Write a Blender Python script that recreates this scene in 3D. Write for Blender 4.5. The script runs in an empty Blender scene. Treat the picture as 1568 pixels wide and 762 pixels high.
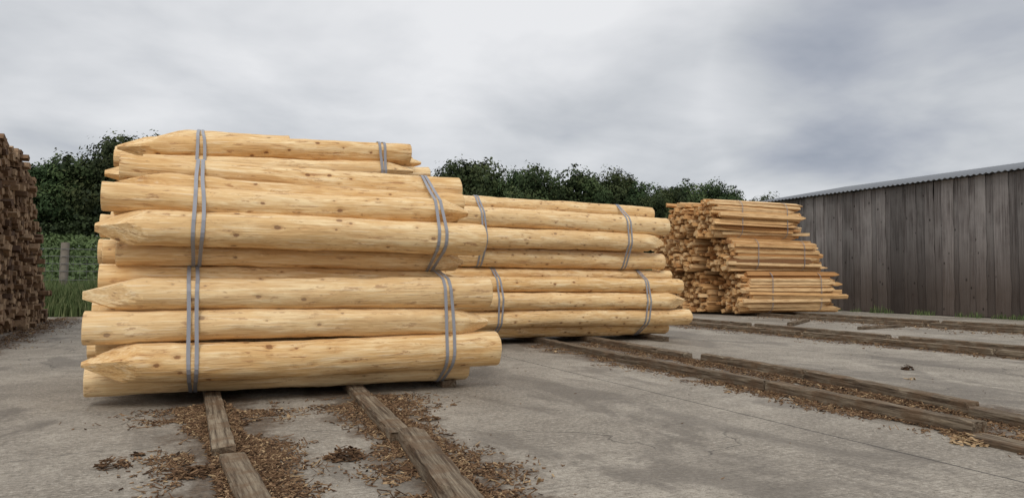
import bpy, math, random
from mathutils import Matrix, Vector, noise
R = random.Random(7)
scene = bpy.context.scene
scene.view_settings.view_transform = 'Standard'
scene.view_settings.look = 'None'
scene.view_settings.exposure = 0

# ------------------------------------------------------------ mesh builder
class MB:
    def __init__(s):
        s.v=[]; s.f=[]; s.sm=[]; s.mi=[]; s.lc=[]; s.t=[]
    def add(s, verts, faces, smooth=False, mat=0, lc=None, tint=0.5):
        b=len(s.v); s.v+=verts
        s.lc += (lc if lc else verts)
        s.t += (tint if isinstance(tint,list) else [tint]*len(verts))
        for i,f in enumerate(faces):
            s.f.append([b+k for k in f])
            s.sm.append(smooth[i] if isinstance(smooth,list) else smooth)
            s.mi.append(mat)
    def obj(s, name, mats, parent=None):
        me=bpy.data.meshes.new(name)
        me.from_pydata(s.v,[],s.f)
        me.polygons.foreach_set('use_smooth',s.sm)
        me.polygons.foreach_set('material_index',s.mi)
        a=me.attributes.new('lc','FLOAT_VECTOR','POINT')
        a.data.foreach_set('vector',[c for p in s.lc for c in p])
        a=me.attributes.new('tint','FLOAT','POINT')
        a.data.foreach_set('value',s.t)
        for m in mats: me.materials.append(m)
        me.update()
        o=bpy.data.objects.new(name,me)
        scene.collection.objects.link(o)
        if parent: o.parent=parent
        return o
def empty(name):
    o=bpy.data.objects.new(name,None); scene.collection.objects.link(o); return o

# ------------------------------------------------------------ materials
class NT:
    def __init__(s,name):
        s.m=bpy.data.materials.new(name); s.m.use_nodes=True
        s.n=s.m.node_tree.nodes; s.l=s.m.node_tree.links
        s.b=s.n['Principled BSDF']
    def node(s,t,**k):
        n=s.n.new(t)
        for a,b in k.items(): setattr(n,a,b)
        return n
    def put(s,sock,val):
        if isinstance(val,bpy.types.NodeSocket): s.l.new(val,sock)
        else: sock.default_value=val
    def math(s,op,a,b=None,c=None,clamp=False):
        n=s.node('ShaderNodeMath',operation=op); n.use_clamp=clamp
        s.put(n.inputs[0],a)
        if b is not None: s.put(n.inputs[1],b)
        if c is not None: s.put(n.inputs[2],c)
        return n.outputs[0]
    def attr(s,name,fac=False):
        n=s.node('ShaderNodeAttribute'); n.attribute_name=name
        return n.outputs['Fac'] if fac else n.outputs['Vector']
    def mapv(s,v,scale,loc=(0,0,0)):
        n=s.node('ShaderNodeMapping'); s.l.new(v,n.inputs[0])
        n.inputs['Scale'].default_value=scale; n.inputs['Location'].default_value=loc
        return n.outputs[0]
    def noise(s,v,scale=1,detail=4,rough=.55,dist=0):
        n=s.node('ShaderNodeTexNoise'); s.l.new(v,n.inputs['Vector'])
        n.inputs['Scale'].default_value=scale; n.inputs['Detail'].default_value=detail
        n.inputs['Roughness'].default_value=rough; n.inputs['Distortion'].default_value=dist
        return n.outputs['Fac']
    def ramp(s,f,stops):
        n=s.node('ShaderNodeValToRGB'); s.l.new(f,n.inputs[0])
        e=n.color_ramp.elements
        C=lambda c:(c,c,c,1) if not isinstance(c,tuple) else (*c,1)
        e[1].position=stops[-1][0]; e[1].color=C(stops[-1][1])
        e[0].position=stops[0][0]; e[0].color=C(stops[0][1])
        for p,c in stops[1:-1]:
            q=e.new(p); q.color=C(c)
        return n.outputs[0]
    def mix(s,f,a,b,mode='MIX'):
        n=s.node('ShaderNodeMix',data_type='RGBA',blend_type=mode)
        s.put(n.inputs[0],f)
        s.put(n.inputs[6],(*a,1) if isinstance(a,tuple) else a)
        s.put(n.inputs[7],(*b,1) if isinstance(b,tuple) else b)
        return n.outputs[2]
    def bump(s,h,strength=.5,dist=.01):
        n=s.node('ShaderNodeBump'); s.l.new(h,n.inputs['Height'])
        n.inputs['Strength'].default_value=strength; n.inputs['Distance'].default_value=dist
        s.l.new(n.outputs[0],s.b.inputs['Normal'])
    def fin(s,col,rough=.8,spec=.3):
        s.put(s.b.inputs['Base Color'],(*col,1) if isinstance(col,tuple) else col)
        s.put(s.b.inputs['Roughness'],rough)
        s.b.inputs['Specular IOR Level'].default_value=spec
        return s.m

def mat_peeled():
    n=NT('peeled_log_wood'); lc=n.attr('lc'); t=n.attr('tint',True)
    sep=n.node('ShaderNodeSeparateXYZ'); n.l.new(lc,sep.inputs[0])
    y,z=sep.outputs[1],sep.outputs[2]
    r=n.math('SQRT',n.math('ADD',n.math('MULTIPLY',y,y),n.math('MULTIPLY',z,z)))
    wob=n.noise(n.mapv(lc,(1.2,6,6)),1,2)
    ring=n.math('SINE',n.math('MULTIPLY',n.math('ADD',r,n.math('MULTIPLY',wob,.035)),520.))
    ring=n.math('MULTIPLY_ADD',ring,.5,.5)
    g1=n.noise(n.mapv(lc,(1.8,42,42)),1,4,.65)
    pat=n.noise(n.mapv(lc,(1.3,5.5,5.5)),1,4,.62,.5)
    pat2=n.noise(n.mapv(lc,(2.6,13,13),(4,4,4)),1,3,.6,.3)
    c=n.mix(n.ramp(pat,[(.40,0.),(.56,1.)]),(.91,.685,.38),(.79,.52,.235))
    c=n.mix(n.ramp(pat2,[(.50,0.),(.60,.5)]),c,(.71,.43,.17))
    c=n.mix(n.ramp(g1,[(.48,0.),(.66,.7)]),c,(.57,.31,.115))
    c=n.mix(n.ramp(g1,[(.34,.55),(.44,0.)]),c,(.94,.79,.55))
    c=n.mix(n.math('MULTIPLY',ring,.17),c,(.50,.25,.09))
    st=n.noise(n.mapv(lc,(3.6,24,24),(3,1,7)),1,5,.72,.6)
    c=n.mix(n.ramp(st,[(.575,0.),(.63,.8)]),c,(.38,.18,.075))
    vn=n.node('ShaderNodeTexVoronoi'); n.l.new(n.mapv(lc,(5.0,8.2,8.2)),vn.inputs['Vector'])
    vn.inputs['Scale'].default_value=1
    cs=n.node('ShaderNodeSeparateColor'); n.l.new(vn.outputs['Color'],cs.inputs[0])
    d=n.math('ADD',vn.outputs['Distance'],n.math('MULTIPLY',n.math('SUBTRACT',n.noise(lc,70,2),.5),.10))
    d=n.math('ADD',d,n.math('MULTIPLY',cs.outputs[0],.12))
    halo=n.ramp(d,[(.14,1.),(.36,0.)])
    c=n.mix(n.math('MULTIPLY',halo,.42),c,(.52,.25,.08))
    kn=n.ramp(d,[(.14,1.),(.20,0.)])
    c=n.mix(n.math('MULTIPLY',kn,.85),c,(.20,.08,.03))
    c=n.mix(n.math('MULTIPLY',n.math('SUBTRACT',t,.5),1.0,clamp=True),c,(.56,.33,.135))
    c=n.mix(n.math('MULTIPLY',n.math('SUBTRACT',.5,t),1.2,clamp=True),c,(.93,.77,.50))
    h=n.math('ADD',n.math('MULTIPLY',g1,.8),n.math('MULTIPLY',halo,.5))
    h=n.math('ADD',h,n.math('MULTIPLY',pat,1.3))
    n.bump(h,.8,.014)
    return n.fin(c,.68,.25)
def mat_split():
    n=NT('split_wood'); lc=n.attr('lc'); t=n.attr('tint',True)
    g=n.noise(n.mapv(lc,(2,30,30)),1,4,.6)
    c=n.ramp(t,[(0.,(.80,.56,.30)),(.45,(.70,.42,.18)),(.8,(.48,.24,.09)),(1.,(.22,.11,.05))])
    c=n.mix(n.ramp(g,[(.42,0.),(.7,.7)]),c,(.34,.16,.06))
    n.bump(g,.7,.02)
    return n.fin(c,.8,.2)
def mat_oldstack():
    n=NT('seasoned_wood'); lc=n.attr('lc'); t=n.attr('tint',True)
    g=n.noise(lc,9,5,.65)
    c=n.ramp(t,[(0.,(.42,.29,.18)),(.5,(.23,.14,.08)),(1.,(.09,.054,.036))])
    c=n.mix(n.ramp(g,[(.4,0.),(.7,.7)]),c,(.085,.053,.036))
    n.bump(g,.7,.02)
    return n.fin(c,.9,.1)
def mat_bearer():
    n=NT('weathered_bearer_wood'); lc=n.attr('lc'); t=n.attr('tint',True)
    g=n.noise(n.mapv(lc,(34,1.4,34)),1,5,.7,.3)
    p=n.noise(lc,5,5,.6)
    c=n.mix(n.ramp(g,[(.38,0.),(.60,1.)]),(.33,.265,.185),(.085,.058,.038))
    c=n.mix(n.ramp(p,[(.45,0.),(.62,.75)]),c,(.17,.105,.06))
    c=n.mix(n.math('MULTIPLY',t,.35),c,(.08,.06,.045))
    n.bump(n.math('ADD',g,p),1.,.025)
    return n.fin(c,.9,.15)
def mat_chips():
    n=NT('bark_chips'); t=n.attr('tint',True)
    c=n.ramp(t,[(0.,(.04,.025,.016)),(.4,(.13,.074,.041)),(.75,(.25,.155,.085)),(1.,(.45,.32,.18))])
    return n.fin(c,.9,.1)
def mat_strap():
    n=NT('grey_strap'); lc=n.attr('lc')
    g=n.noise(lc,6,3)
    c=n.mix(g,(.22,.222,.245),(.33,.33,.355))
    return n.fin(c,.4,.5)
def mat_leaf(name,a,b,c2):
    n=NT(name); t=n.attr('tint',True)
    oi=n.node('ShaderNodeObjectInfo')
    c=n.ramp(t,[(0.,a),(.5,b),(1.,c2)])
    hs=n.node('ShaderNodeHueSaturation'); n.l.new(c,hs.inputs['Color'])
    n.l.new(n.math('MULTIPLY_ADD',oi.outputs['Random'],.04,.475),hs.inputs['Hue'])
    n.l.new(n.math('MULTIPLY_ADD',oi.outputs['Random'],.6,.75),hs.inputs['Value'])
    return n.fin(hs.outputs[0],.75,.15)
def mat_bark():
    n=NT('tree_bark'); lc=n.attr('lc')
    g=n.noise(n.mapv(lc,(5,5,1)),1,5)
    return n.fin(n.mix(g,(.05,.04,.03),(.13,.11,.085)),.95,.1)
def mat_concrete():
    n=NT('concrete'); tc=n.node('ShaderNodeTexCoord'); P=tc.outputs['Object']
    sep=n.node('ShaderNodeSeparateXYZ'); n.l.new(P,sep.inputs[0]); x,y=sep.outputs[0],sep.outputs[1]
    big=n.noise(P,.45,4,.65,.4); mid=n.noise(P,2.6,6,.72,.3); fine=n.noise(P,26,4,.8); vf=n.noise(P,95,2,.8)
    c=n.mix(n.ramp(big,[(.38,0.),(.62,1.)]),(.42,.37,.30),(.275,.238,.19))
    c=n.mix(n.ramp(mid,[(.44,0.),(.60,.65)]),c,(.21,.18,.142))
    c=n.mix(n.ramp(fine,[(.50,0.),(.62,.6)]),c,(.54,.485,.405))
    c=n.mix(n.ramp(fine,[(.36,.7),(.46,0.)]),c,(.125,.108,.086))
    c=n.mix(n.ramp(vf,[(.56,0.),(.64,.8)]),c,(.10,.086,.07))
    br=n.noise(n.mapv(P,(1.4,55,1)),1,4,.7)
    c=n.mix(n.ramp(br,[(.48,0.),(.62,.45)]),c,(.15,.13,.106))
    stn=n.noise(n.mapv(P,(1,.45,1),(9,2,0)),.9,6,.65,.8)
    c=n.mix(n.ramp(stn,[(.52,0.),(.60,.6)]),c,(.135,.115,.092))
    # hairline cracks
    vc=n.node('ShaderNodeTexVoronoi',feature='DISTANCE_TO_EDGE'); vc.inputs['Scale'].default_value=.28
    wv=n.node('ShaderNodeVectorMath',operation='ADD'); nn=n.node('ShaderNodeTexNoise'); n.l.new(P,nn.inputs['Vector']); nn.inputs['Scale'].default_value=1.1; nn.inputs['Detail'].default_value=5
    sc=n.node('ShaderNodeVectorMath',operation='SCALE'); n.l.new(nn.outputs['Color'],sc.inputs[0]); sc.inputs['Scale'].default_value=1.2
    n.l.new(P,wv.inputs[0]);n.l.new(sc.outputs[0],wv.inputs[1]);n.l.new(wv.outputs[0],vc.inputs['Vector'])
    crk=n.ramp(vc.outputs['Distance'],[(.0,.75),(.0028,0.)])
    crk=n.math('MULTIPLY',crk,n.ramp(big,[(.48,0.),(.54,1.)]))
    c=n.mix(crk,c,(.04,.034,.028))
    warp=n.math('MULTIPLY',n.math('SUBTRACT',n.noise(P,1.8,6,.7),.5),1.7)
    tot=None
    for x0,w in ((.34,.50),(1.58,.46),(5.98,.42),(7.0,.48),(12.7,.6),(13.8,.65),(20.,1.4),(-3.,.5)):
        d=n.math('ABSOLUTE',n.math('SUBTRACT',x,x0))
        q=n.math('DIVIDE',n.math('SUBTRACT',n.math('ADD',warp,w),d),.3,clamp=True)
        tot=q if tot is None else n.math('MAXIMUM',tot,q)
    dirtc=n.mix(n.ramp(n.noise(P,30,5,.8),[(.4,0.),(.62,1.)]),(.05,.034,.023),(.165,.115,.075))
    brk=n.ramp(n.noise(P,7,5,.7),[(.33,.45),(.52,1.)])
    c=n.mix(n.math('MULTIPLY',n.math('MULTIPLY',tot,brk),.9),c,dirtc)
    jw=n.math('MULTIPLY',n.math('SUBTRACT',n.noise(P,3,4),.5),.03)
    def joint(coord,x0,w):
        d=n.math('ABSOLUTE',n.math('SUBTRACT',n.math('ADD',coord,jw),x0))
        return n.math('LESS_THAN',d,w)
    j=joint(x,4.7,.010)
    for x0 in (-3.2,10.2,16.8,22.5): j=n.math('MAXIMUM',j,joint(x,x0,.012))
    j=n.math('MAXIMUM',j,joint(y,16.5,.012))
    c=n.mix(n.math('MULTIPLY',j,.85),c,(.035,.03,.026))
    h=n.math('ADD',n.math('MULTIPLY',fine,.8),n.math('MULTIPLY',br,.6))
    h=n.math('SUBTRACT',n.math('ADD',h,n.math('MULTIPLY',mid,1.2)),n.math('MULTIPLY',j,1.5))
    n.bump(h,.9,.016)
    return n.fin(c,n.ramp(stn,[(.4,.85),(.7,.65)]),.3)
def mat_field():
    n=NT('field_grass'); tc=n.node('ShaderNodeTexCoord'); P=tc.outputs['Object']
    a=n.noise(P,.15,5,.6); b=n.noise(P,5,5,.7)
    c=n.mix(a,(.04,.06,.02),(.07,.09,.034)); c=n.mix(n.ramp(b,[(.4,0.),(.7,.8)]),c,(.022,.036,.014))
    n.bump(b,1,.1)
    return n.fin(c,.95,.1)
def mat_boards():
    n=NT('weathered_cladding'); lc=n.attr('lc'); t=n.attr('tint',True)
    g=n.noise(n.mapv(lc,(22,22,.55)),1,6,.65,.3)
    p=n.noise(n.mapv(lc,(1.2,1.2,.7)),1,5,.6)
    c=n.mix(n.ramp(g,[(.36,0.),(.64,1.)]),(.225,.203,.190),(.08,.068,.062))
    c=n.mix(n.ramp(p,[(.42,0.),(.64,.7)]),c,(.25,.23,.215))
    sep=n.node('ShaderNodeSeparateXYZ'); n.l.new(lc,sep.inputs[0])
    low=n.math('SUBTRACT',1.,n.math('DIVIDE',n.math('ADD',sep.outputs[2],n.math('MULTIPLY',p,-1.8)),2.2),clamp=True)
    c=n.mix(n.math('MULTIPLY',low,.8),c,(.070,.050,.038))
    hs=n.node('ShaderNodeHueSaturation'); n.l.new(c,hs.inputs['Color'])
    n.l.new(n.math('MULTIPLY_ADD',t,1.1,.45),hs.inputs['Value'])
    kn=n.node('ShaderNodeTexVoronoi'); n.l.new(n.mapv(lc,(3,3,1.7)),kn.inputs['Vector']); kn.inputs['Scale'].default_value=1
    c=n.mix(n.ramp(kn.outputs['Distance'],[(.07,.8),(.12,0.)]),hs.outputs[0],(.02,.015,.012))
    n.bump(g,.8,.02)
    return n.fin(c,.85,.2)
def mat_roof():
    n=NT('corrugated_roof_sheet'); lc=n.attr('lc')
    g=n.noise(lc,1.5,5)
    return n.fin(n.mix(g,(.15,.16,.175),(.25,.26,.275)),.85,.1)
def mat_plain(name,c,rough=.8):
    n=NT(name); tc=n.node('ShaderNodeTexCoord')
    g=n.noise(tc.outputs['Object'],8,4)
    return n.fin(n.mix(g,c,tuple(k*.6 for k in c)),rough,.2)

M_log=mat_peeled(); M_split=mat_split(); M_old=mat_oldstack(); M_bear=mat_bearer(); M_chip=mat_chips()
M_strap=mat_strap(); M_bark=mat_bark(); M_conc=mat_concrete(); M_field=mat_field(); M_board=mat_boards(); M_roof=mat_roof()
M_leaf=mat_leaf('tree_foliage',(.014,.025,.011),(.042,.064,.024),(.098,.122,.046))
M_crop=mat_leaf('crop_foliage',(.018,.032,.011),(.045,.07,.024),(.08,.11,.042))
M_grass=mat_leaf('grass_blades',(.045,.07,.024),(.10,.135,.05),(.22,.23,.11))
M_post=mat_plain('post_wood',(.30,.26,.21)); M_wire=mat_plain('fence_wire',(.22,.22,.22),.5)
M_dark=mat_plain('shed_interior',(.03,.028,.025))

# ------------------------------------------------------------ logs
def add_log(mb,u0,u1,v,z,r,tipL=False,tipR=False,yaw=0.,tilt=0.,uc=None,nth=28,tint=None):
    L=u1-u0; seed=R.uniform(0,100)
    if uc is None: uc=(u0+u1)/2
    rA=r*R.uniform(.98,1.04); rB=r*R.uniform(.93,1.0)
    if R.random()<.5: rA,rB=rB,rA
    if tint is None: tint=R.uniform(.3,.66)
    def mk():
        k=[]; th0=R.uniform(0,math.pi/2); n=4
        for i in range(n):
            k.append((th0+i*2*math.pi/n+R.uniform(-.15,.15), r*R.uniform(.06,.26), R.uniform(.42,.62)))
        return k
    TL=mk() if tipL else None; TR=mk() if tipR else None
    st=[]
    if tipL: st+=[i*.055 for i in range(14)]
    else: st+=[0,.012]
    a=st[-1]; bnd=L-(13*.055 if tipR else .012)
    k=max(2,int((bnd-a)/.09))
    st+=[a+(bnd-a)*i/k for i in range(1,k)]
    if tipR: st+=[L-.055*i for i in range(13,-1,-1)]
    else: st+=[L-.012,L]
    verts=[];lc=[];cut=[]
    ph=[R.uniform(0,6.28) for _ in range(6)]; ba=R.uniform(.006,.022); bb=R.uniform(.005,.018)
    xo=R.uniform(0,400)
    for s in st:
        f=s/L; rr=rA+(rB-rA)*f
        cy=ba*math.sin(math.pi*1.3*f+ph[0]); cz=bb*math.sin(math.pi*1.7*f+ph[1])
        for j in range(nth):
            th=2*math.pi*j/nth
            q=rr*(1+.025*math.sin(2*th+ph[2]+s*.6)+.018*math.sin(3*th+ph[3]-s*.9))
            q+=.013*(noise.noise(Vector((s*1.6+seed,math.cos(th)*1.6,math.sin(th)*1.6))))
            q+=.010*(noise.noise(Vector((s*6+seed,math.cos(th)*2.5,math.sin(th)*2.5))))
            c=False
            for T,ss in ((TL,s),(TR,L-s)):
                if T:
                    for (tk,d0,Lt) in T:
                        co=math.cos(th-tk)
                        if co>.05:
                            lim=(d0+ss/Lt*r)/co
                            if lim<q: q=lim;c=True
            if not tipL and s==0 or (not tipR and s==L): q*=.97
            yl=q*math.cos(th); zl=q*math.sin(th)
            U=u0+s; off=U-uc
            verts.append((U,v+cy+yl+off*yaw,z+cz+zl+off*tilt)); lc.append((s+xo,yl,zl)); cut.append(c)
    faces=[];sm=[]
    ns=len(st)
    for i in range(ns-1):
        for j in range(nth):
            a=i*nth+j;b=i*nth+(j+1)%nth;c=b+nth;d=a+nth
            faces.append((a,d,c,b)); sm.append(not(cut[a] and cut[b] or cut[c] and cut[d]))
    for i,sgn in ((0,0),(ns-1,1)):
        base=i*nth
        cx=sum(verts[base+j][0] for j in range(nth))/nth;cyy=sum(verts[base+j][1] for j in range(nth))/nth;cz=sum(verts[base+j][2] for j in range(nth))/nth
        ci=len(verts);verts.append((cx,cyy,cz));lc.append((lc[base][0],0,0))
        for j in range(nth):
            a=base+j;b=base+(j+1)%nth
            faces.append((ci,a,b) if sgn==0 else (ci,b,a)); sm.append(False)
    mb.add(verts,faces,sm,0,lc,tint)

def relax(fix,fill,zmin):
    allc=[list(c) for c in fix]+[list(c) for c in fill]; nf=len(fix)
    for it in range(80):
        for i in range(len(allc)):
            for j in range(i+1,len(allc)):
                a,b=allc[i],allc[j]; dx=b[0]-a[0];dz=b[1]-a[1];d=math.hypot(dx,dz)+1e-6
                o=(a[2]+b[2])*.97-d
                if o>0:
                    fi=i<nf; fj=j<nf
                    if fi and fj: continue
                    wa=0 if fi else (1 if fj else .5); wb=0 if fj else (1 if fi else .5)
                    a[0]-=dx/d*o*wa;a[1]-=dz/d*o*wa;b[0]+=dx/d*o*wb;b[1]+=dz/d*o*wb
        for c in allc[nf:]:
            if c[1]-c[2]<zmin: c[1]=zmin+c[2]
    return allc
def hull(pts):
    pts=sorted(set(pts))
    def half(ps):
        h=[]
        for p in ps:
            while len(h)>=2 and (h[-1][0]-h[-2][0])*(p[1]-h[-2][1])-(h[-1][1]-h[-2][1])*(p[0]-h[-2][0])<=0: h.pop()
            h.append(p)
        return h
    a=half(pts);b=half(pts[::-1]);return a[:-1]+b[:-1]
def strap(pts,us,parent,name,w=.034,gap=.062,amp=.010,lean=0.,off=.004):
    """band pulled tight round the real cross-section points (v,z) at station us"""
    h=hull([(round(a,4),round(b,4)) for a,b in pts]); res=[]
    for i in range(len(h)):
        a=h[i];b=h[(i+1)%len(h)];d=math.hypot(b[0]-a[0],b[1]-a[1]);k=max(1,int(d/.05))
        for q in range(k): res.append((a[0]+(b[0]-a[0])*q/k,a[1]+(b[1]-a[1])*q/k))
    mb=MB(); n=len(res); zm=sum(p[1] for p in res)/n
    nor=[]
    for i in range(n):
        a=res[i-1];b=res[(i+1)%n];tx=b[0]-a[0];tz=b[1]-a[1];l=math.hypot(tx,tz)+1e-6;nor.append((tz/l,-tx/l))
    for bi in range(2):
        V=[];F=[]
        ph=R.uniform(0,6)
        for i,(v,z) in enumerate(res):
            f=2*math.pi*i/n; nx,nz=nor[i]
            du=bi*gap+amp*math.sin(f*2+ph)+.004*math.sin(f*5+ph*2)+lean*(z-zm)
            for (uo,th) in ((-w/2,off),(w/2,off),(w/2,off+.004),(-w/2,off+.004)):
                V.append((us+du+uo,v+nx*th,z+nz*th))
        for i in range(n):
            for k in range(4):
                a=i*4+k;b=i*4+(k+1)%4;c=((i+1)%n)*4+(k+1)%4;d=((i+1)%n)*4+k
                F.append((a,b,c,d))
        mb.add(V,F,False)
    mb.obj(name,[M_strap],parent)

def bundle(name,front,fill,zmin,straps,tilt=0.,yaw=0.,uc=1.15,nth=28,u0=-.75,u1=3.05,lean=0.):
    """front: (v,z,r,u0,u1,tipL,tipR)"""
    E=empty(name); mb=MB()
    for f in front: add_log(mb,f[3],f[4],f[0],f[1],f[2],f[5],f[6],tilt=tilt+R.uniform(-.006,.006),yaw=yaw+R.uniform(-.006,.006),uc=uc,nth=nth)
    fx=[(f[0],f[1],f[2]) for f in front]
    al=relax(fx,fill,zmin)
    for c in al[len(fx):]:
        tl=R.random()<.45; tr=(not tl) 
        add_log(mb,u0+R.uniform(-.08,.08),u1+R.uniform(-.12,.08),c[0],c[1],c[2],tl,tr,tilt=tilt,yaw=yaw,uc=uc,nth=18)
    mb.obj('logs',[M_log],E)
    for i,us in enumerate(straps):
        pts=[(p[1],p[2]) for p in mb.v if -.10<p[0]-us<.16]
        strap(pts,us,E,'strap_pair_%d'%(i+1),lean=lean)
    return E
def fillgrid(v0,v1,z0,z1,r,inset=.0):
    out=[];z=z0+r;k=0
    while z+r<=z1+.03:
        mid=(z0+z1)/2; e=abs(z-mid)/((z1-z0)/2)
        ins=inset*e*e
        v=v0+r+ins+(r if k%2 else 0)
        while v+r<=v1-ins+.02:
            rr=r*R.uniform(.85,1.0); out.append((v,z,rr)); v+=2*r
        z+=r*1.76;k+=1
    return out

# front stack, lower + upper
bundle('log_bundle',[
 (7.70,.228,.150,-.80,2.98,False,False),
 (7.40,.420,.184,-.80,3.24,True,False),
 (7.45,.750,.150,-.80,3.14,False,True),
 (7.48,1.050,.166,-.82,3.15,True,False),
 (7.78,1.190,.140,-.72,3.00,False,True)],
 [(v+8.04,z,r) for v,z,r in ((0,.23,.15),(.31,.23,.14),(.60,.25,.14),(-.2,.53,.14),(.12,.53,.15),(.44,.54,.15),(.75,.54,.15),(-.18,.84,.14),(.14,.85,.15),(.46,.85,.15),(.76,.83,.14),(.06,1.12,.13),(.36,1.13,.14),(.64,1.1,.13))],
 .085,[.07,2.60],lean=-.03)
bundle('log_bundle',[
 (7.74,1.435,.130,-.58,2.96,False,True),
 (7.44,1.665,.178,-.74,3.04,True,False),
 (7.55,1.945,.145,-.70,2.92,False,True),
 (7.80,2.090,.125,-.62,2.94,True,False),
 (8.08,2.275,.155,-.60,3.00,False,False)],
 [(v,z,r) for v,z,r in ((8.02,1.45,.14),(8.32,1.46,.14),(8.6,1.48,.13),(7.8,1.72,.13),(8.1,1.74,.15),(8.42,1.74,.15),(8.7,1.74,.13),(8.1,2.0,.12),(8.38,2.03,.14),(8.64,2.0,.12),(8.38,2.28,.13))],
 1.315,[.09,2.50],lean=.02)
# second column behind
bundle('log_bundle',[],fillgrid(9.15,10.6,.09,1.22,.14,.12),.085,[.1,2.5],nth=18,u0=-.75,u1=2.9)
bundle('log_bundle',[],fillgrid(9.15,10.6,1.27,2.40,.14,.12),1.26,[.1,2.4],nth=18,u0=-.75,u1=2.8)
bundle('log_bundle',[
 (9.22,2.80,.135,-.72,2.72,True,False),
 (9.15,2.555,.125,-.45,2.76,False,True),
 (9.52,2.93,.12,-.42,1.2,True,False)],
 [(v,z,r) for v,z,r in ((9.4,2.52,.12),(9.66,2.54,.13),(9.93,2.55,.13),(10.2,2.56,.13),(9.5,2.7,.11),(9.8,2.78,.12),(10.05,2.78,.12))],
 2.41,[.12,2.30],tilt=.058,uc=1.0,nth=22)
# right-hand stack
bundle('log_bundle',[
 (12.48,.255,.150,4.4,9.40,False,False),
 (12.20,.480,.172,4.3,9.76,False,False),
 (12.14,.815,.165,4.2,9.62,False,True),
 (12.20,1.130,.150,4.3,9.54,True,False),
 (12.46,1.330,.130,4.3,9.48,False,False)],
 fillgrid(12.5,13.8,.12,1.38,.15,.1),.105,[5.30,8.58],uc=7.0,nth=20,u0=4.3,u1=9.4)
bundle('log_bundle',[
 (12.40,1.640,.185,4.3,9.22,False,False),
 (12.22,2.010,.185,4.2,9.15,False,True),
 (12.30,2.380,.192,4.2,9.25,False,False),
 (12.58,2.660,.155,4.2,9.12,False,False)],
 fillgrid(12.65,13.9,1.45,2.75,.15,.12),1.44,[4.98,8.18],uc=6.8,nth=20,u0=4.3,u1=9.1)

# ------------------------------------------------------------ split stake bundles & old stack
def stick(mb,p,L,w,h,axis='u',tip=False,tri=False,tint=.4,dy=0.,dz=0.):
    """stick running along +u from p"""
    n=5; V=[];F=[];LC=[]
    prof=[(-.5,-.5),(.5,-.5),(.5,.5),(-.5,.5)]
    if tri: prof=[(-.5,-.5),(.5,-.45),(.15,.5),(-.2,.45)]
    prof=[(a+R.uniform(-.12,.12),b+R.uniform(-.12,.12)) for a,b in prof]
    xo=R.uniform(0,100); bv=R.uniform(-.03,.03); bz=R.uniform(-.025,.025); rot=R.uniform(-.6,.6)
    for i in range(n):
        f=i/(n-1); s=1.
        if tip and (i==n-1 or (i==0 and tip==2)): s=.25
        x=f*L if not tip else [0,.3 if tip==2 else .35*L,.65*L,L-.3,L][i]
        for a,b in prof:
            a2=a*math.cos(rot)-b*math.sin(rot); b2=a*math.sin(rot)+b*math.cos(rot)
            yl=a2*w*s;zl=b2*h*s
            V.append((p[0]+x,p[1]+yl+bv*math.sin(3*f)+dy*(f-.5),p[2]+zl+bz*math.sin(3*f)+dz*(f-.5)));LC.append((x+xo,yl+p[1],zl+p[2]))
    for i in range(n-1):
        for k in range(4):
            a=i*4+k;b=i*4+(k+1)%4
            F.append((a,b,b+4,a+4))
    F.append((3,2,1,0)); q=(n-1)*4; F.append((q,q+1,q+2,q+3))
    mb.add(V,F,False,0,LC,tint)
def stake_bundle(v0,v1,z0,z1,u0,L,straps=True,jit=.26):
    E=empty('stake_bundle'); mb=MB(); circ=[]
    z=z0+.05; zc=(z0+z1)/2
    while z<z1-.03:
        e=abs((z-zc)/((z1-z0)/2)); ins=.26*e**3
        v=v0+ins+.05+R.uniform(0,.08); rowj=R.uniform(-.08,.08)
        while v<v1-ins:
            w=R.uniform(.09,.19)
            tp=R.random()
            stick(mb,(u0+rowj+R.uniform(-jit,jit),v+R.uniform(-.03,.03),z+R.uniform(-.03,.03)),L+R.uniform(-.45,.25),w*1.02,R.uniform(.10,.15),tip=(1 if tp<.45 else 2 if tp<.6 else False),tri=R.random()<.5,
                  tint=min(1,max(0,R.gauss(.32,.27))),dy=R.gauss(0,.05),dz=R.gauss(0,.035))
            v+=w*.93
        z+=.105
    mb.obj('stakes',[M_split],E)
    if straps:
        c=[(v0+.30,z0+.3,.3),(v1-.28,z0+.3,.3),(v0+.30,z1-.3,.3),(v1-.28,z1-.3,.3)]
        pts=[(a+r*math.cos(k*.1745),b+r*math.sin(k*.1745)) for a,b,r in c for k in range(36)]
        for i,f in enumerate((.25,.78)): strap(pts,u0+L*f,E,'strap_%d'%(i+1),w=.013,gap=.03)
    return E
stake_bundle(19.6,21.1,.12,1.62,18.4,4.6)
stake_bundle(19.7,21.15,1.66,2.82,17.9,4.3)
stake_bundle(19.8,21.2,2.86,4.22,17.3,4.1)
stake_bundle(21.2,22.7,.12,1.62,17.9,4.2,False)
stake_bundle(21.25,22.7,1.66,2.9,17.5,4.2,False)
stake_bundle(21.3,22.6,2.94,4.22,17.2,4.2,False)
stake_bundle(22.75,24.1,.12,1.6,17.8,4.2,False)
stake_bundle(22.75,24.0,1.64,3.25,17.5,4.2,False)

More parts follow.
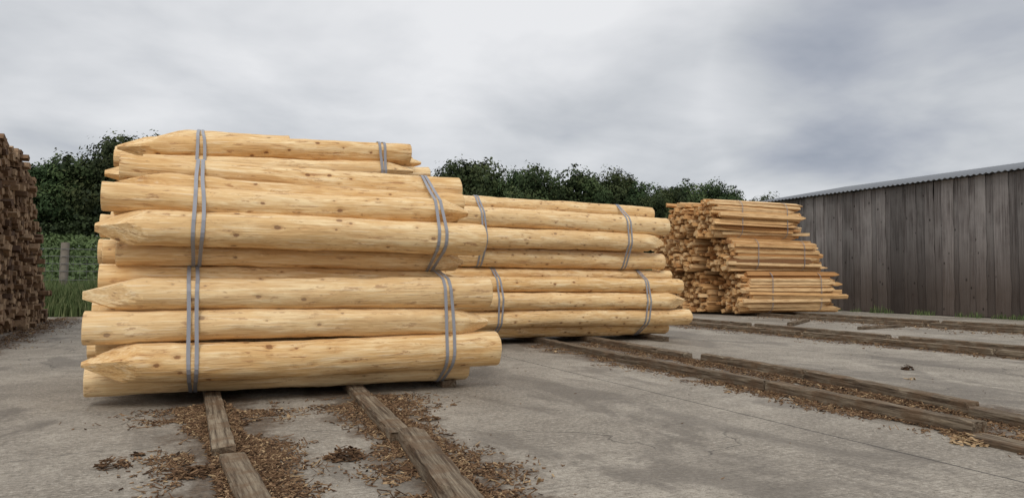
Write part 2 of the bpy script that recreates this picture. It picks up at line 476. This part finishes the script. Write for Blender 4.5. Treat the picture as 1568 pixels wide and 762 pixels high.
mb=MB()
z=.06
while z<3.98:
    vend=23.0-(z/3.95)*2.9+R.uniform(-.15,.15)
    v=12.8+R.uniform(0,.1)
    while v<vend:
        w=R.uniform(.12,.30)
        top=3.98-.22*(math.sin(v*1.7)>.55)-.25*max(0,(v-19.5))*.3
        if z<top:
            Lk=2.2; jt=R.uniform(-.1,.1)+(.16 if R.random()<.07 else 0)
            stick(mb,(-3.4-Lk+jt,v+w/2,z),Lk,w*.98,.115,tint=min(1,max(0,R.gauss(.42,.3))))
        v+=w
    z+=.102
mb.obj('firewood_stack',[M_old])

# ------------------------------------------------------------ ground
def axis(lo,hi,dense_lo,dense_hi,step):
    a=[];x=dense_lo
    while x<=dense_hi: a.append(x);x+=step
    s=step
    while a[-1]<hi: s*=1.35;a.append(a[-1]+s)
    s=step
    while a[0]>lo: s*=1.35;a.insert(0,a[0]-s)
    return a
def terr(u,v):
    t=min(1,max(0,(v-29)/62.)); t=t*t*(3-2*t)
    h=4.0*t
    if v>29: h+=.25*noise.noise(Vector((u*.05,v*.05,0)))*min(1,(v-29)/10)
    return h-.02
xs=axis(-1500,1500,-90,110,4);ys=axis(-300,2500,-12,150,3)
V=[(x,y,terr(x,y)) for y in ys for x in xs];F=[]
nx=len(xs)
for j in range(len(ys)-1):
    for i in range(nx-1):
        a=j*nx+i;F.append((a,a+1,a+nx+1,a+nx))
mb=MB();mb.add(V,F,True);mb.obj('ground',[M_field])
mb=MB();V=[];F=[];N=80
for i in range(N+1):
    x=-30+ (56.65+30)*i/N
    V.append((x,-12,0));V.append((x,25.6+.25*noise.noise(Vector((x*.8,0,0)))+(1.6 if x>12 else 0),0))
for i in range(N): F.append((i*2,i*2+2,i*2+3,i*2+1))
mb.add(V,F);mb.obj('concrete_yard',[M_conc])

# ------------------------------------------------------------ bearers
def bearer(mb,u0,v0,u1,v1,w=.15,h=.11,z0=0.):
    L=math.hypot(u1-u0,v1-v0);dx=(u1-u0)/L;dy=(v1-v0)/L;n=max(4,int(L/.08))
    V=[];F=[];LC=[];sd=R.uniform(0,99);LCo=R.uniform(0,50)
    prof=[(-1,-1),(-.9,-1),(.9,-1),(1,-1),(1,0),(1,.84),(.9,1),(.45,1),(0,1),(-.45,1),(-.9,1),(-1,.84),(-1,0)]
    k=len(prof); tw=R.uniform(-.06,.06)
    for i in range(n+1):
        s=L*i/n
        for (a,b) in prof:
            nn=noise.noise(Vector((s*2.5+sd,a*1.2,b*1.2)))
            n2=noise.noise(Vector((s*11+sd,a*3,b*3)))
            ww=1+.07*nn+.04*n2
            cor=1 if abs(a)>.85 and b>.7 else 0
            wear=cor*max(0,noise.noise(Vector((s*4+sd,a*9,3))))*.8
            yl=a*w/2*(ww-wear*.5); zl=((b*(1+.05*nn+.05*n2)-wear) if b>-.9 else -1)*h/2+h/2+tw*a*h*.3*(b>0)
            so=s+(.05*noise.noise(Vector((a*2+sd,b*2,i))) if i in(0,n) else 0)
            V.append((u0+dx*so+dy*yl,v0+dy*so-dx*yl,z0+max(.001,zl)));LC.append((yl+sd,s+LCo,zl))
    for i in range(n):
        for j in range(k):
            a=i*k+j;b=i*k+(j+1)%k;F.append((a,b,b+k,a+k))
    F.append(tuple(range(k-1,-1,-1)));F.append(tuple(n*k+j for j in range(k)))
    mb.add(V,F,False,0,LC,R.random())
def rail(segs):
    mb=MB()
    for s in segs: bearer(mb,*s)
    return mb.obj('timber_bearer',[M_bear])
rail([(.28,5.15,.30,8.9,.15,.082),(.42,3.0,.32,4.98,.16,.075),(.25,9.0,.2,12,.16,.08)])
rail([(1.50,5.15,1.80,9.0,.17,.082),(1.27,3.0,1.55,5.10,.18,.12),(1.8,9.1,1.85,11,.16,.08)])
rail([(2.75,7.6,2.8,10.8,.16,.08)])
rail([(5.78,3.62,5.95,6.0,.17,.12),(5.96,6.05,6.05,9.2,.16,.12),(6.1,9.25,6.45,13.9,.16,.105)])
rail([(6.62,4.2,7.08,6.5,.15,.13),(7.08,6.56,7.2,8.6,.15,.13),(7.15,8.95,7.55,13.9,.2,.105),(6.35,3.0,6.55,4.15,.15,.10),(5.55,2.9,5.62,3.55,.24,.05)])
rail([(8.9,11.8,8.95,14,.16,.105)])
rail([(12.5,4.2,12.55,7.5,.17,.12),(12.6,7.6,12.75,11.8,.17,.12),(12.7,12,13.0,17.5,.17,.12)])
rail([(13.7,5.5,13.75,10.2,.17,.12),(13.75,10.5,14.0,14.6,.17,.12),(14.0,14.9,14.1,18.6,.17,.12)])
rail([(18.9,7,19.1,13.2,.18,.13),(19.2,13.5,19.3,24.2,.18,.11)])
rail([(20.6,8,20.8,14.,.18,.13),(20.9,14.3,21.2,24.2,.18,.11)])
rail([(15.6,15.0,18.0,16.6,.16,.1),(16.2,13.2,18.4,13.6,.14,.08)])

# ------------------------------------------------------------ bark debris
def chip(mb,x,y,z,l,w,th,tint):
    a=R.uniform(0,6.28);p=R.gauss(0,.3);q=R.gauss(0,.45)
    M=Matrix.Translation((x,y,z))@Matrix.Rotation(a,4,'Z')@Matrix.Rotation(p,4,'Y')@Matrix.Rotation(q,4,'X')
    c=R.uniform(-.2,.2)*l
    pts=[(-l/2,-w*R.uniform(.1,.5),0),(-l*R.uniform(.3,.5),w*.4,0),(l/2,w*R.uniform(.1,.5),c*.4),(l*R.uniform(.3,.5),-w*.4,c*.4)]
    V=[tuple(M@Vector(t)) for t in pts]+[tuple(M@Vector((t[0],t[1],t[2]+th))) for t in pts]
    F=[(4,5,6,7),(3,2,1,0)]+[(i,(i+1)%4,(i+1)%4+4,i+4) for i in range(4)]
    mb.add(V,F,False,0,None,tint)
mb=MB()
def strip(u0,v0,u1,v1,sd,n,sc=1.,off=0,hp=.035,mean=.5):
    L=v1-v0
    for _ in range(n):
        f=R.random()
        v=v0+f*L; dens=noise.noise(Vector((u0*3,v*1.1,0)))
        s=sd*(1+.9*dens)
        g=R.gauss(off,max(.05,s)); u=u0+(u1-u0)*f+g
        if abs(g)>.14 and noise.noise(Vector((u*2.6,v*2.6,5)))+.5*noise.noise(Vector((u*9,v*9,2)))<-.15: continue
        if R.random()<.2: l=R.uniform(.04,.13)*sc;w=R.uniform(.003,.009)*sc
        else:
            l=R.uniform(.008,.04)*sc;w=R.uniform(.005,.018)*sc
            if R.random()<.06: l*=1.9;w*=1.9
        near=math.exp(-(g/(sd*.8))**2)
        chip(mb,u,v,.004+R.uniform(0,hp)*near,l,w,R.uniform(.002,.006),min(1,max(0,R.gauss(mean,.26))))
strip(.36,3.0,.30,7.3,.22,19000)
strip(1.40,3.0,1.75,7.3,.18,14000)
strip(5.75,3.0,6.4,12,.18,12000,1.1,-.10)
strip(6.45,3.0,7.4,12,.20,10000,1.1,-.05)
strip(12.6,4,12.9,17.5,.32,5500,1.6)
strip(13.8,5,14.0,18.5,.38,5000,1.7)
strip(19,7,19.4,19.5,.8,2800,2.)
strip(21,8,21,19,.8,2500,2.)
strip(-2.9,13,-3.1,24,.3,2200,1.5)
for _ in range(200):
    chip(mb,R.uniform(-4,16),R.uniform(3.4,17),.004,R.uniform(.01,.03),R.uniform(.004,.012),.004,min(1,max(0,R.gauss(.4,.25))))
def pile(x,y,rad,hh,n,t,sc=1.):
    for _ in range(n):
        a=R.uniform(0,6.28);q=rad*math.sqrt(R.random());
        chip(mb,x+q*math.cos(a),y+q*math.sin(a)*.7,.004+R.random()*hh*(1-(q/rad)**2),R.uniform(.02,.07)*sc,R.uniform(.008,.025)*sc,.004,min(1,max(0,R.gauss(t,.2))))
pile(-.38,5.2,.10,.06,60,.3);pile(-.25,5.45,.04,.03,14,.2);pile(1.02,4.85,.14,.08,160,.35);pile(.12,4.8,.16,.07,160,.4);pile(1.95,5.9,.10,.03,40,.5)
pile(2.4,6.5,.03,.02,8,.5);pile(9.3,6.8,.08,.07,30,.1,1.6);pile(8.4,6.1,.06,.03,8,.9,1.4);pile(5.5,3.5,.18,.06,70,.9,1.6);pile(6.1,3.4,.12,.05,60,.7,1.5)
mb.obj('bark_debris',[M_chip])

# ------------------------------------------------------------ timber-clad shed
E=empty('timber_clad_shed')
mb=MB()
def board_wall(x,y0,y1,ztop,face=-1,along='v'):
    y=y0;k=0
    while y<y1:
        w=min(R.uniform(.28,.48),max(.06,y1-y)); d=(.04 if k%2 else 0)
        over=.05 if k%2 else 0
        n=14;V=[];F=[];LC=[];sd=R.uniform(0,99);tn=R.uniform(.15,.8);lean=R.uniform(-.008,.008)
        zt=ztop(y+w/2) if callable(ztop) else ztop
        zt-=R.uniform(0,.03)
        for i in range(n+1):
            zz=.04+(zt-.04)*i/n+(R.uniform(-.03,.0) if i==0 else 0)
            ew=.022 if k%2 else .008
            a=y-over+ew*2*noise.noise(Vector((zz*1.4+sd,0,0)))+lean*zz
            b=y+w+over+ew*2*noise.noise(Vector((zz*1.4+sd,9,0)))+lean*zz
            cup=.006
            for q,o in ((a,0),(a,.022),((a+b)/2,.022+cup),(b,.022),(b,0)):
                oo=(d+o)*face
                p=(x+oo,q,zz) if along=='v' else (q,x+oo,zz)
                V.append(p);LC.append((p[0]+sd,p[1],p[2]))
        for i in range(n):
            for j in range(4):
                a=i*5+j;F.append((a,a+5,a+6,a+1))
        F.append((n*5,n*5+1,n*5+2,n*5+3,n*5+4))
        mb.add(V,F,False,0,LC,tn)
        y+=w;k+=1
WU=26.7;H=5.25;VE=28.4
board_wall(WU,2,VE,H)
pitch=math.tan(math.radians(10.5))
def gt(u): return H+min(u-WU,WU+15-u)*pitch-.02
board_wall(VE+.08,WU+.02,WU+15,gt,face=1,along='u')
board_wall(1.92,WU+.02,WU+15,gt,face=-1,along='u')
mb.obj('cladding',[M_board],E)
mb=MB()
V=[(WU+.05,2,0),(WU+15,2,0),(WU+15,VE,0),(WU+.05,VE,0),(WU+.05,2,H),(WU+15,2,H),(WU+15,VE,H),(WU+.05,VE,H),(WU+7.5,2.0,H+7.4*pitch),(WU+7.5,VE,H+7.4*pitch)]
F=[(0,3,7,4),(1,5,6,2),(0,4,8,5,1),(3,2,6,9,7)]
mb.add(V,F);mb.obj('frame_infill',[M_dark],E)
mb=MB();V=[];F=[];LC=[]
m=900
for i in range(m+1):
    y=1.6+(VE+.4-1.6)*i/m; wv=.028*math.sin(2*math.pi*y/.22)
    for uu,zz in ((WU-.30,H+.07-.3*pitch),(WU+7.5,H+.07+7.5*pitch),(WU+15.3,H+.07-.3*pitch)):
        V.append((uu,y,zz+wv));LC.append((uu,y*.3,0))
for i in range(m):
    for j in range(2):
        a=i*3+j;F.append((a,a+1,a+4,a+3))
nv=len(V)
V+= [(x,y,z-.012) for x,y,z in V];LC+=LC[:]
F+= [tuple(nv+k for k in reversed(f)) for f in F[:]]
for i in range(m): a=i*3;F.append((a,a+3,a+3+nv,a+nv))
mb.add(V,F,True,0,LC);mb.obj('corrugated_roof',[M_roof],E)

# ------------------------------------------------------------ vegetation
def leafq(mb,p,s,tint,nrm=None):
    if nrm is None:
        nrm=Vector((R.gauss(0,1),R.gauss(0,1),R.gauss(.4,1))).normalized()
    a=nrm.orthogonal().normalized(); a=Matrix.Rotation(R.uniform(0,6.28),3,nrm)@a; b=nrm.cross(a)
    l=s*R.uniform(.7,1.3);w=s*R.uniform(.5,.9)
    V=[tuple(p+a*l*.5),tuple(p+b*w*.5+nrm*s*.1),tuple(p-a*l*.5),tuple(p-b*w*.5)]
    mb.add(V,[(0,1,2,3)],False,1,None,tint)
def tube(mb,p0,p1,r0,r1,k=7):
    d=(p1-p0).normalized();a=d.orthogonal().normalized();b=d.cross(a);V=[]
    for p,r in ((p0,r0),(p1,r1)):
        for j in range(k):
            th=6.283*j/k;V.append(tuple(p+a*r*math.cos(th)+b*r*math.sin(th)))
    mb.add(V,[(j,(j+1)%k,(j+1)%k+k,j+k) for j in range(k)],True,0)
def tree_mesh(idx,Hh,W,nl):
    mb=MB(); th=Hh*R.uniform(.16,.24)
    top=Vector((R.uniform(-.4,.4),R.uniform(-.4,.4),Hh*.62))
    tube(mb,Vector((0,0,-.5)),Vector((0,0,th)),.36,.27,9);tube(mb,Vector((0,0,th)),top,.27,.09,8)
    lobes=[]
    nL=R.randint(18,24)
    for i in range(nL):
        f=R.random()**.75; z=Hh*(.20+.66*f)
        prof=math.sin(math.pi*min(1,(.20+.70*f)))**.55
        ang=i*2.4+R.uniform(-.5,.5); rad=W*.5*prof*R.uniform(.3,.78)
        c=Vector((math.cos(ang)*rad,math.sin(ang)*rad,z)); s=W*R.uniform(.14,.24)
        lobes.append((c,s)); 
        st=Vector((0,0,th)).lerp(top,R.uniform(.1,.9)*min(1,f+.2)); tube(mb,st,c,.10,.03,5)
    lobes.append((Vector((R.uniform(-.6,.6),0,Hh*.82)),W*.19)); lobes.append((Vector((0,0,Hh*.5)),W*.32)); lobes.append((Vector((0,0,Hh*.68)),W*.25))
    tot=sum(s*s for c,s in lobes)
    for c,s in lobes:
        lb=R.uniform(.15,.72); n=int(nl*s*s/tot)
        subs=[(Vector((R.gauss(0,1),R.gauss(0,1),R.gauss(0,.8))).normalized()*s*R.uniform(.6,1.0),R.uniform(.22,.42)*s,R.uniform(-.12,.14)) for _ in range(16)]
        for _ in range(n):
            dl=0
            if R.random()<.6:
                sc,ss,dl=R.choice(subs); d=Vector((R.gauss(0,.5),R.gauss(0,.5),R.gauss(0,.42)))*ss; p=c+sc+d
            else:
                d=Vector((R.gauss(0,1),R.gauss(0,1),R.gauss(0,1))).normalized(); d.z*=.8; p=c+d*s*R.uniform(.7,1.0)
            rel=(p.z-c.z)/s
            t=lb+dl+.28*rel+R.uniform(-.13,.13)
            nn=(p-c).normalized()*1.3+Vector((R.gauss(0,.45),R.gauss(0,.45),R.gauss(.3,.45)))
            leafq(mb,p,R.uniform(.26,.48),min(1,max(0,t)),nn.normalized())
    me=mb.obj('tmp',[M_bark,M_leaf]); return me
bases=[tree_mesh(i,h,w,9500) for i,(h,w) in enumerate(((13,9),(13,11),(12,8),(14,10),(11,10)))]
Fw=Vector((.42,.908)); Rt=Vector((.908,-.42))
def place(i,Z,lat,topz,wscale=1.):
    p=Fw*Z+Rt*lat; g=terr(p.x,p.y)-.1
    b=bases[i%5]; h=(13,13,12,14,11)[i%5]
    o=bpy.data.objects.new('broadleaf_tree',b.data); scene.collection.objects.link(o)
    s=(topz-g)/(h*.98)
    o.location=(p.x,p.y,g);o.scale=(s*wscale,s*wscale,s);o.rotation_euler=(0,0,R.uniform(0,6.28))
prof=[(-20,250),(45,256),(75,244),(102,241),(128,256),(152,246),(180,211),(207,210),(245,225),(300,235),(380,240),(460,246),(540,250),(600,256),(636,270),
 (676,266),(704,242),(736,246),(766,272),(794,256),(822,252),(850,276),(882,250),(912,266),(945,254),(976,272),(1002,292),(1022,278),(1045,270),(1070,296),(1092,274),(1118,280),(1145,298),(1172,294),(1200,302),(1240,306)]
for k,(x,y) in enumerate(prof):
    Z=106+R.uniform(-8,10); lat=(x-784)/1090*Z
    topz=1.2+(430-y)/1090*Z
    place(R.randint(0,4),Z,lat,topz,R.uniform(.72,.92) if x>600 else .9)
for k in range(40):
    Z=120+R.uniform(0,14); lat=-105+k*4.2+R.uniform(-1,1)
    x=784+1090*lat/Z
    yy=min((abs(px-x),py) for px,py in prof)[1]+R.uniform(20,36)
    place(R.randint(0,4),Z,lat,1.2+(430-yy)/1090*Z,R.uniform(.75,.95))
for k in range(10):
    place(R.randint(0,4),R.uniform(95,115),-95-k*6,19+R.uniform(-1,2),.9)
for b in bases: bpy.data.objects.remove(b)
mb=MB()
for _ in range(26000):
    lat=R.uniform(-105,70);Z=R.uniform(94,99); p=Fw*Z+Rt*lat; g=terr(p.x,p.y)
    hh=4.6+1.5*noise.noise(Vector((lat*.15,0,0)))+1.2*noise.noise(Vector((lat*.7,3,0)))
    z=g+hh*R.random()**.7
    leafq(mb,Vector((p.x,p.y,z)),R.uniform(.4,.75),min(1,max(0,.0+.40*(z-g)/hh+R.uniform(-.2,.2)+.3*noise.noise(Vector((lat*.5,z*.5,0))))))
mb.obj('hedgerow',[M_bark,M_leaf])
mb=MB()
for _ in range(30000):
    v=28.6+62*R.random()**1.8; u=R.uniform(-.42*v,.05*v)
    g=terr(u,v); z=g+(.9+.012*(v-28))*R.random()**.6*(1+.4*noise.noise(Vector((u*.6,v*.6,0))))
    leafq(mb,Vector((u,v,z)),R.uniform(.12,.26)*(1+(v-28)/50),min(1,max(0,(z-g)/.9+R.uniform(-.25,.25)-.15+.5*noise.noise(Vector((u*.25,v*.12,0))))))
mb.obj('field_crop',[M_bark,M_crop])
def blade(mb,x,y,z,h,w,t):
    a=R.uniform(0,6.28);l=R.uniform(.05,.4)*h; dx=math.cos(a)*l;dy=math.sin(a)*l; b=R.uniform(0,3.14);wx=math.cos(b)*w;wy=math.sin(b)*w
    V=[(x-wx,y-wy,z),(x+wx,y+wy,z),(x+dx*.35+wx*.8,y+dy*.35+wy*.8,z+h*.6),(x+dx*.35-wx*.8,y+dy*.35-wy*.8,z+h*.6),(x+dx,y+dy,z+h)]
    mb.add(V,[(0,1,2,3),(3,2,4)],False,0,None,t)
mb=MB()
for _ in range(26000):
    u=R.uniform(-12,3);v=25.2+R.random()**1.2*3.2
    m=noise.noise(Vector((u*.5,v*.5,0)))
    h=(.95+.5*m+.4*R.random())*min(1,.3+(v-25.2)*.7)
    blade(mb,u,v,0,max(.12,h),R.uniform(.007,.02),min(1,max(0,R.gauss(.5,.25))))
for _ in range(1500):
    v=R.uniform(8,26.5);m=noise.noise(Vector((v*1.1,3,0)))
    if m<.0: continue
    blade(mb,26.4+R.uniform(-.25,.2),v,0,R.uniform(.1,.45)*(.5+m),.012,min(1,max(0,R.gauss(.4,.22))))
mb.obj('tall_grass',[M_grass])
# wire fence
E=empty('wire_fence')
mb=MB()
for k in range(14):
    u=-22+k*3.05; g=terr(u,28.4)
    tube(mb,Vector((u,28.4,g-.3)),Vector((u+R.uniform(-.04,.04),28.4,g+2.4)),.14,.13,9)
    V=[(u+.13*math.cos(6.283*j/9),28.4+.13*math.sin(6.283*j/9),g+2.4) for j in range(9)]
    mb.add(V,[tuple(range(9))])
mb.obj('posts',[M_post],E)
mb=MB()
for zz in (.35,.6,.85,1.1,1.4,1.65,1.9,2.15):
    tube(mb,Vector((-22,28.25,zz)),Vector((18,28.25,zz)),.009,.009,5)
for k in range(200): tube(mb,Vector((-22+k*.2,28.25,.35)),Vector((-22+k*.2,28.25,1.9)),.004,.004,4)
mb.obj('wires',[M_wire],E)

# ------------------------------------------------------------ sky
W=bpy.data.worlds.new('World'); scene.world=W; W.use_nodes=True
nt=W.node_tree; nt.nodes.clear()
class WN(NT):
    def __init__(s): s.n=nt.nodes; s.l=nt.links
w=WN()
SUN_EL=math.radians(48); SUN_AZ=math.radians(207)
sky=w.node('ShaderNodeTexSky',sky_type='NISHITA'); sky.sun_disc=False; sky.sun_elevation=SUN_EL; sky.sun_rotation=SUN_AZ
b1=w.node('ShaderNodeBackground'); nt.links.new(sky.outputs[0],b1.inputs[0]); b1.inputs[1].default_value=.07
tc=w.node('ShaderNodeTexCoord'); G=tc.outputs['Generated']
sep=w.node('ShaderNodeSeparateXYZ'); nt.links.new(G,sep.inputs[0]); X,Y,Zc=sep.outputs
zz=w.math('ADD',w.math('MAXIMUM',Zc,0.),.22)
cb=w.node('ShaderNodeCombineXYZ'); nt.links.new(w.math('DIVIDE',X,zz),cb.inputs[0]); nt.links.new(w.math('DIVIDE',Y,zz),cb.inputs[1])
P=cb.outputs[0]
n1=w.noise(w.mapv(P,(.6,.6,1),(2.3,4.1,0)),1,5,.5,.3)
n2=w.noise(w.mapv(P,(1.8,1.8,1),(7,1,0)),1,5,.52,.2)
def bump_dir(a,up,width):
    d=Vector((.42+.908*a,.908-.42*a,up)).normalized()
    vm=w.node('ShaderNodeVectorMath',operation='DOT_PRODUCT'); nt.links.new(G,vm.inputs[0]); vm.inputs[1].default_value=d
    c0=math.cos(width)
    return w.math('DIVIDE',w.math('SUBTRACT',vm.outputs['Value'],c0),1-c0,clamp=True)
f=w.math('ADD',w.math('MULTIPLY',n1,.58),w.math('MULTIPLY',n2,.42))
f=w.math('MULTIPLY_ADD',f,1.25,-.025)
f=w.math('SUBTRACT',f,w.math('MULTIPLY',bump_dir(.60,.30,.26),.20))
f=w.math('SUBTRACT',f,w.math('MULTIPLY',bump_dir(.42,.27,.13),.08))
f=w.math('SUBTRACT',f,w.math('MULTIPLY',bump_dir(.35,.42,.22),.07))
f=w.math('ADD',f,w.math('MULTIPLY',bump_dir(-.17,.33,.40),.08))
f=w.math('ADD',f,w.math('MULTIPLY',bump_dir(.45,.12,.25),.05))
f=w.math('SUBTRACT',f,w.math('MULTIPLY',bump_dir(-.45,.18,.3),.05))
col=w.ramp(f,[(.28,(.26,.295,.365)),(.42,(.42,.445,.50)),(.52,(.56,.58,.61)),(.60,(.66,.675,.70)),(.74,(.84,.845,.86))])
up=w.math('DIVIDE',w.math('SUBTRACT',Zc,.42),.5,clamp=True)
b2=w.node('ShaderNodeBackground'); nt.links.new(col,b2.inputs[0])
nt.links.new(w.math('MULTIPLY_ADD',up,.55,1.04),b2.inputs[1])
mx=w.node('ShaderNodeMixShader'); mx.inputs[0].default_value=.92
nt.links.new(b1.outputs[0],mx.inputs[1]);nt.links.new(b2.outputs[0],mx.inputs[2])
out=w.node('ShaderNodeOutputWorld'); nt.links.new(mx.outputs[0],out.inputs[0])
sl=bpy.data.lights.new('sun','SUN'); sl.energy=1.45; sl.angle=math.radians(22); sl.color=(1,.96,.9)
so=bpy.data.objects.new('sun',sl); scene.collection.objects.link(so)
sd=Vector((math.sin(SUN_AZ)*math.cos(SUN_EL),math.cos(SUN_AZ)*math.cos(SUN_EL),math.sin(SUN_EL)))
so.rotation_euler=sd.to_track_quat('Z','Y').to_euler()

# ------------------------------------------------------------ camera
cd=bpy.data.cameras.new('camera'); cam=bpy.data.objects.new('camera',cd); scene.collection.objects.link(cam)
cd.sensor_width=36; cd.lens=25.0; cd.clip_end=5000; cd.clip_start=.05
cam.matrix_world=Matrix.Translation((0,0,1.2))@Matrix.Rotation(math.radians(-24.8),4,'Z')@Matrix.Rotation(math.radians(92.57),4,'X')@Matrix.Rotation(math.radians(.5),4,'Z')
scene.camera=cam
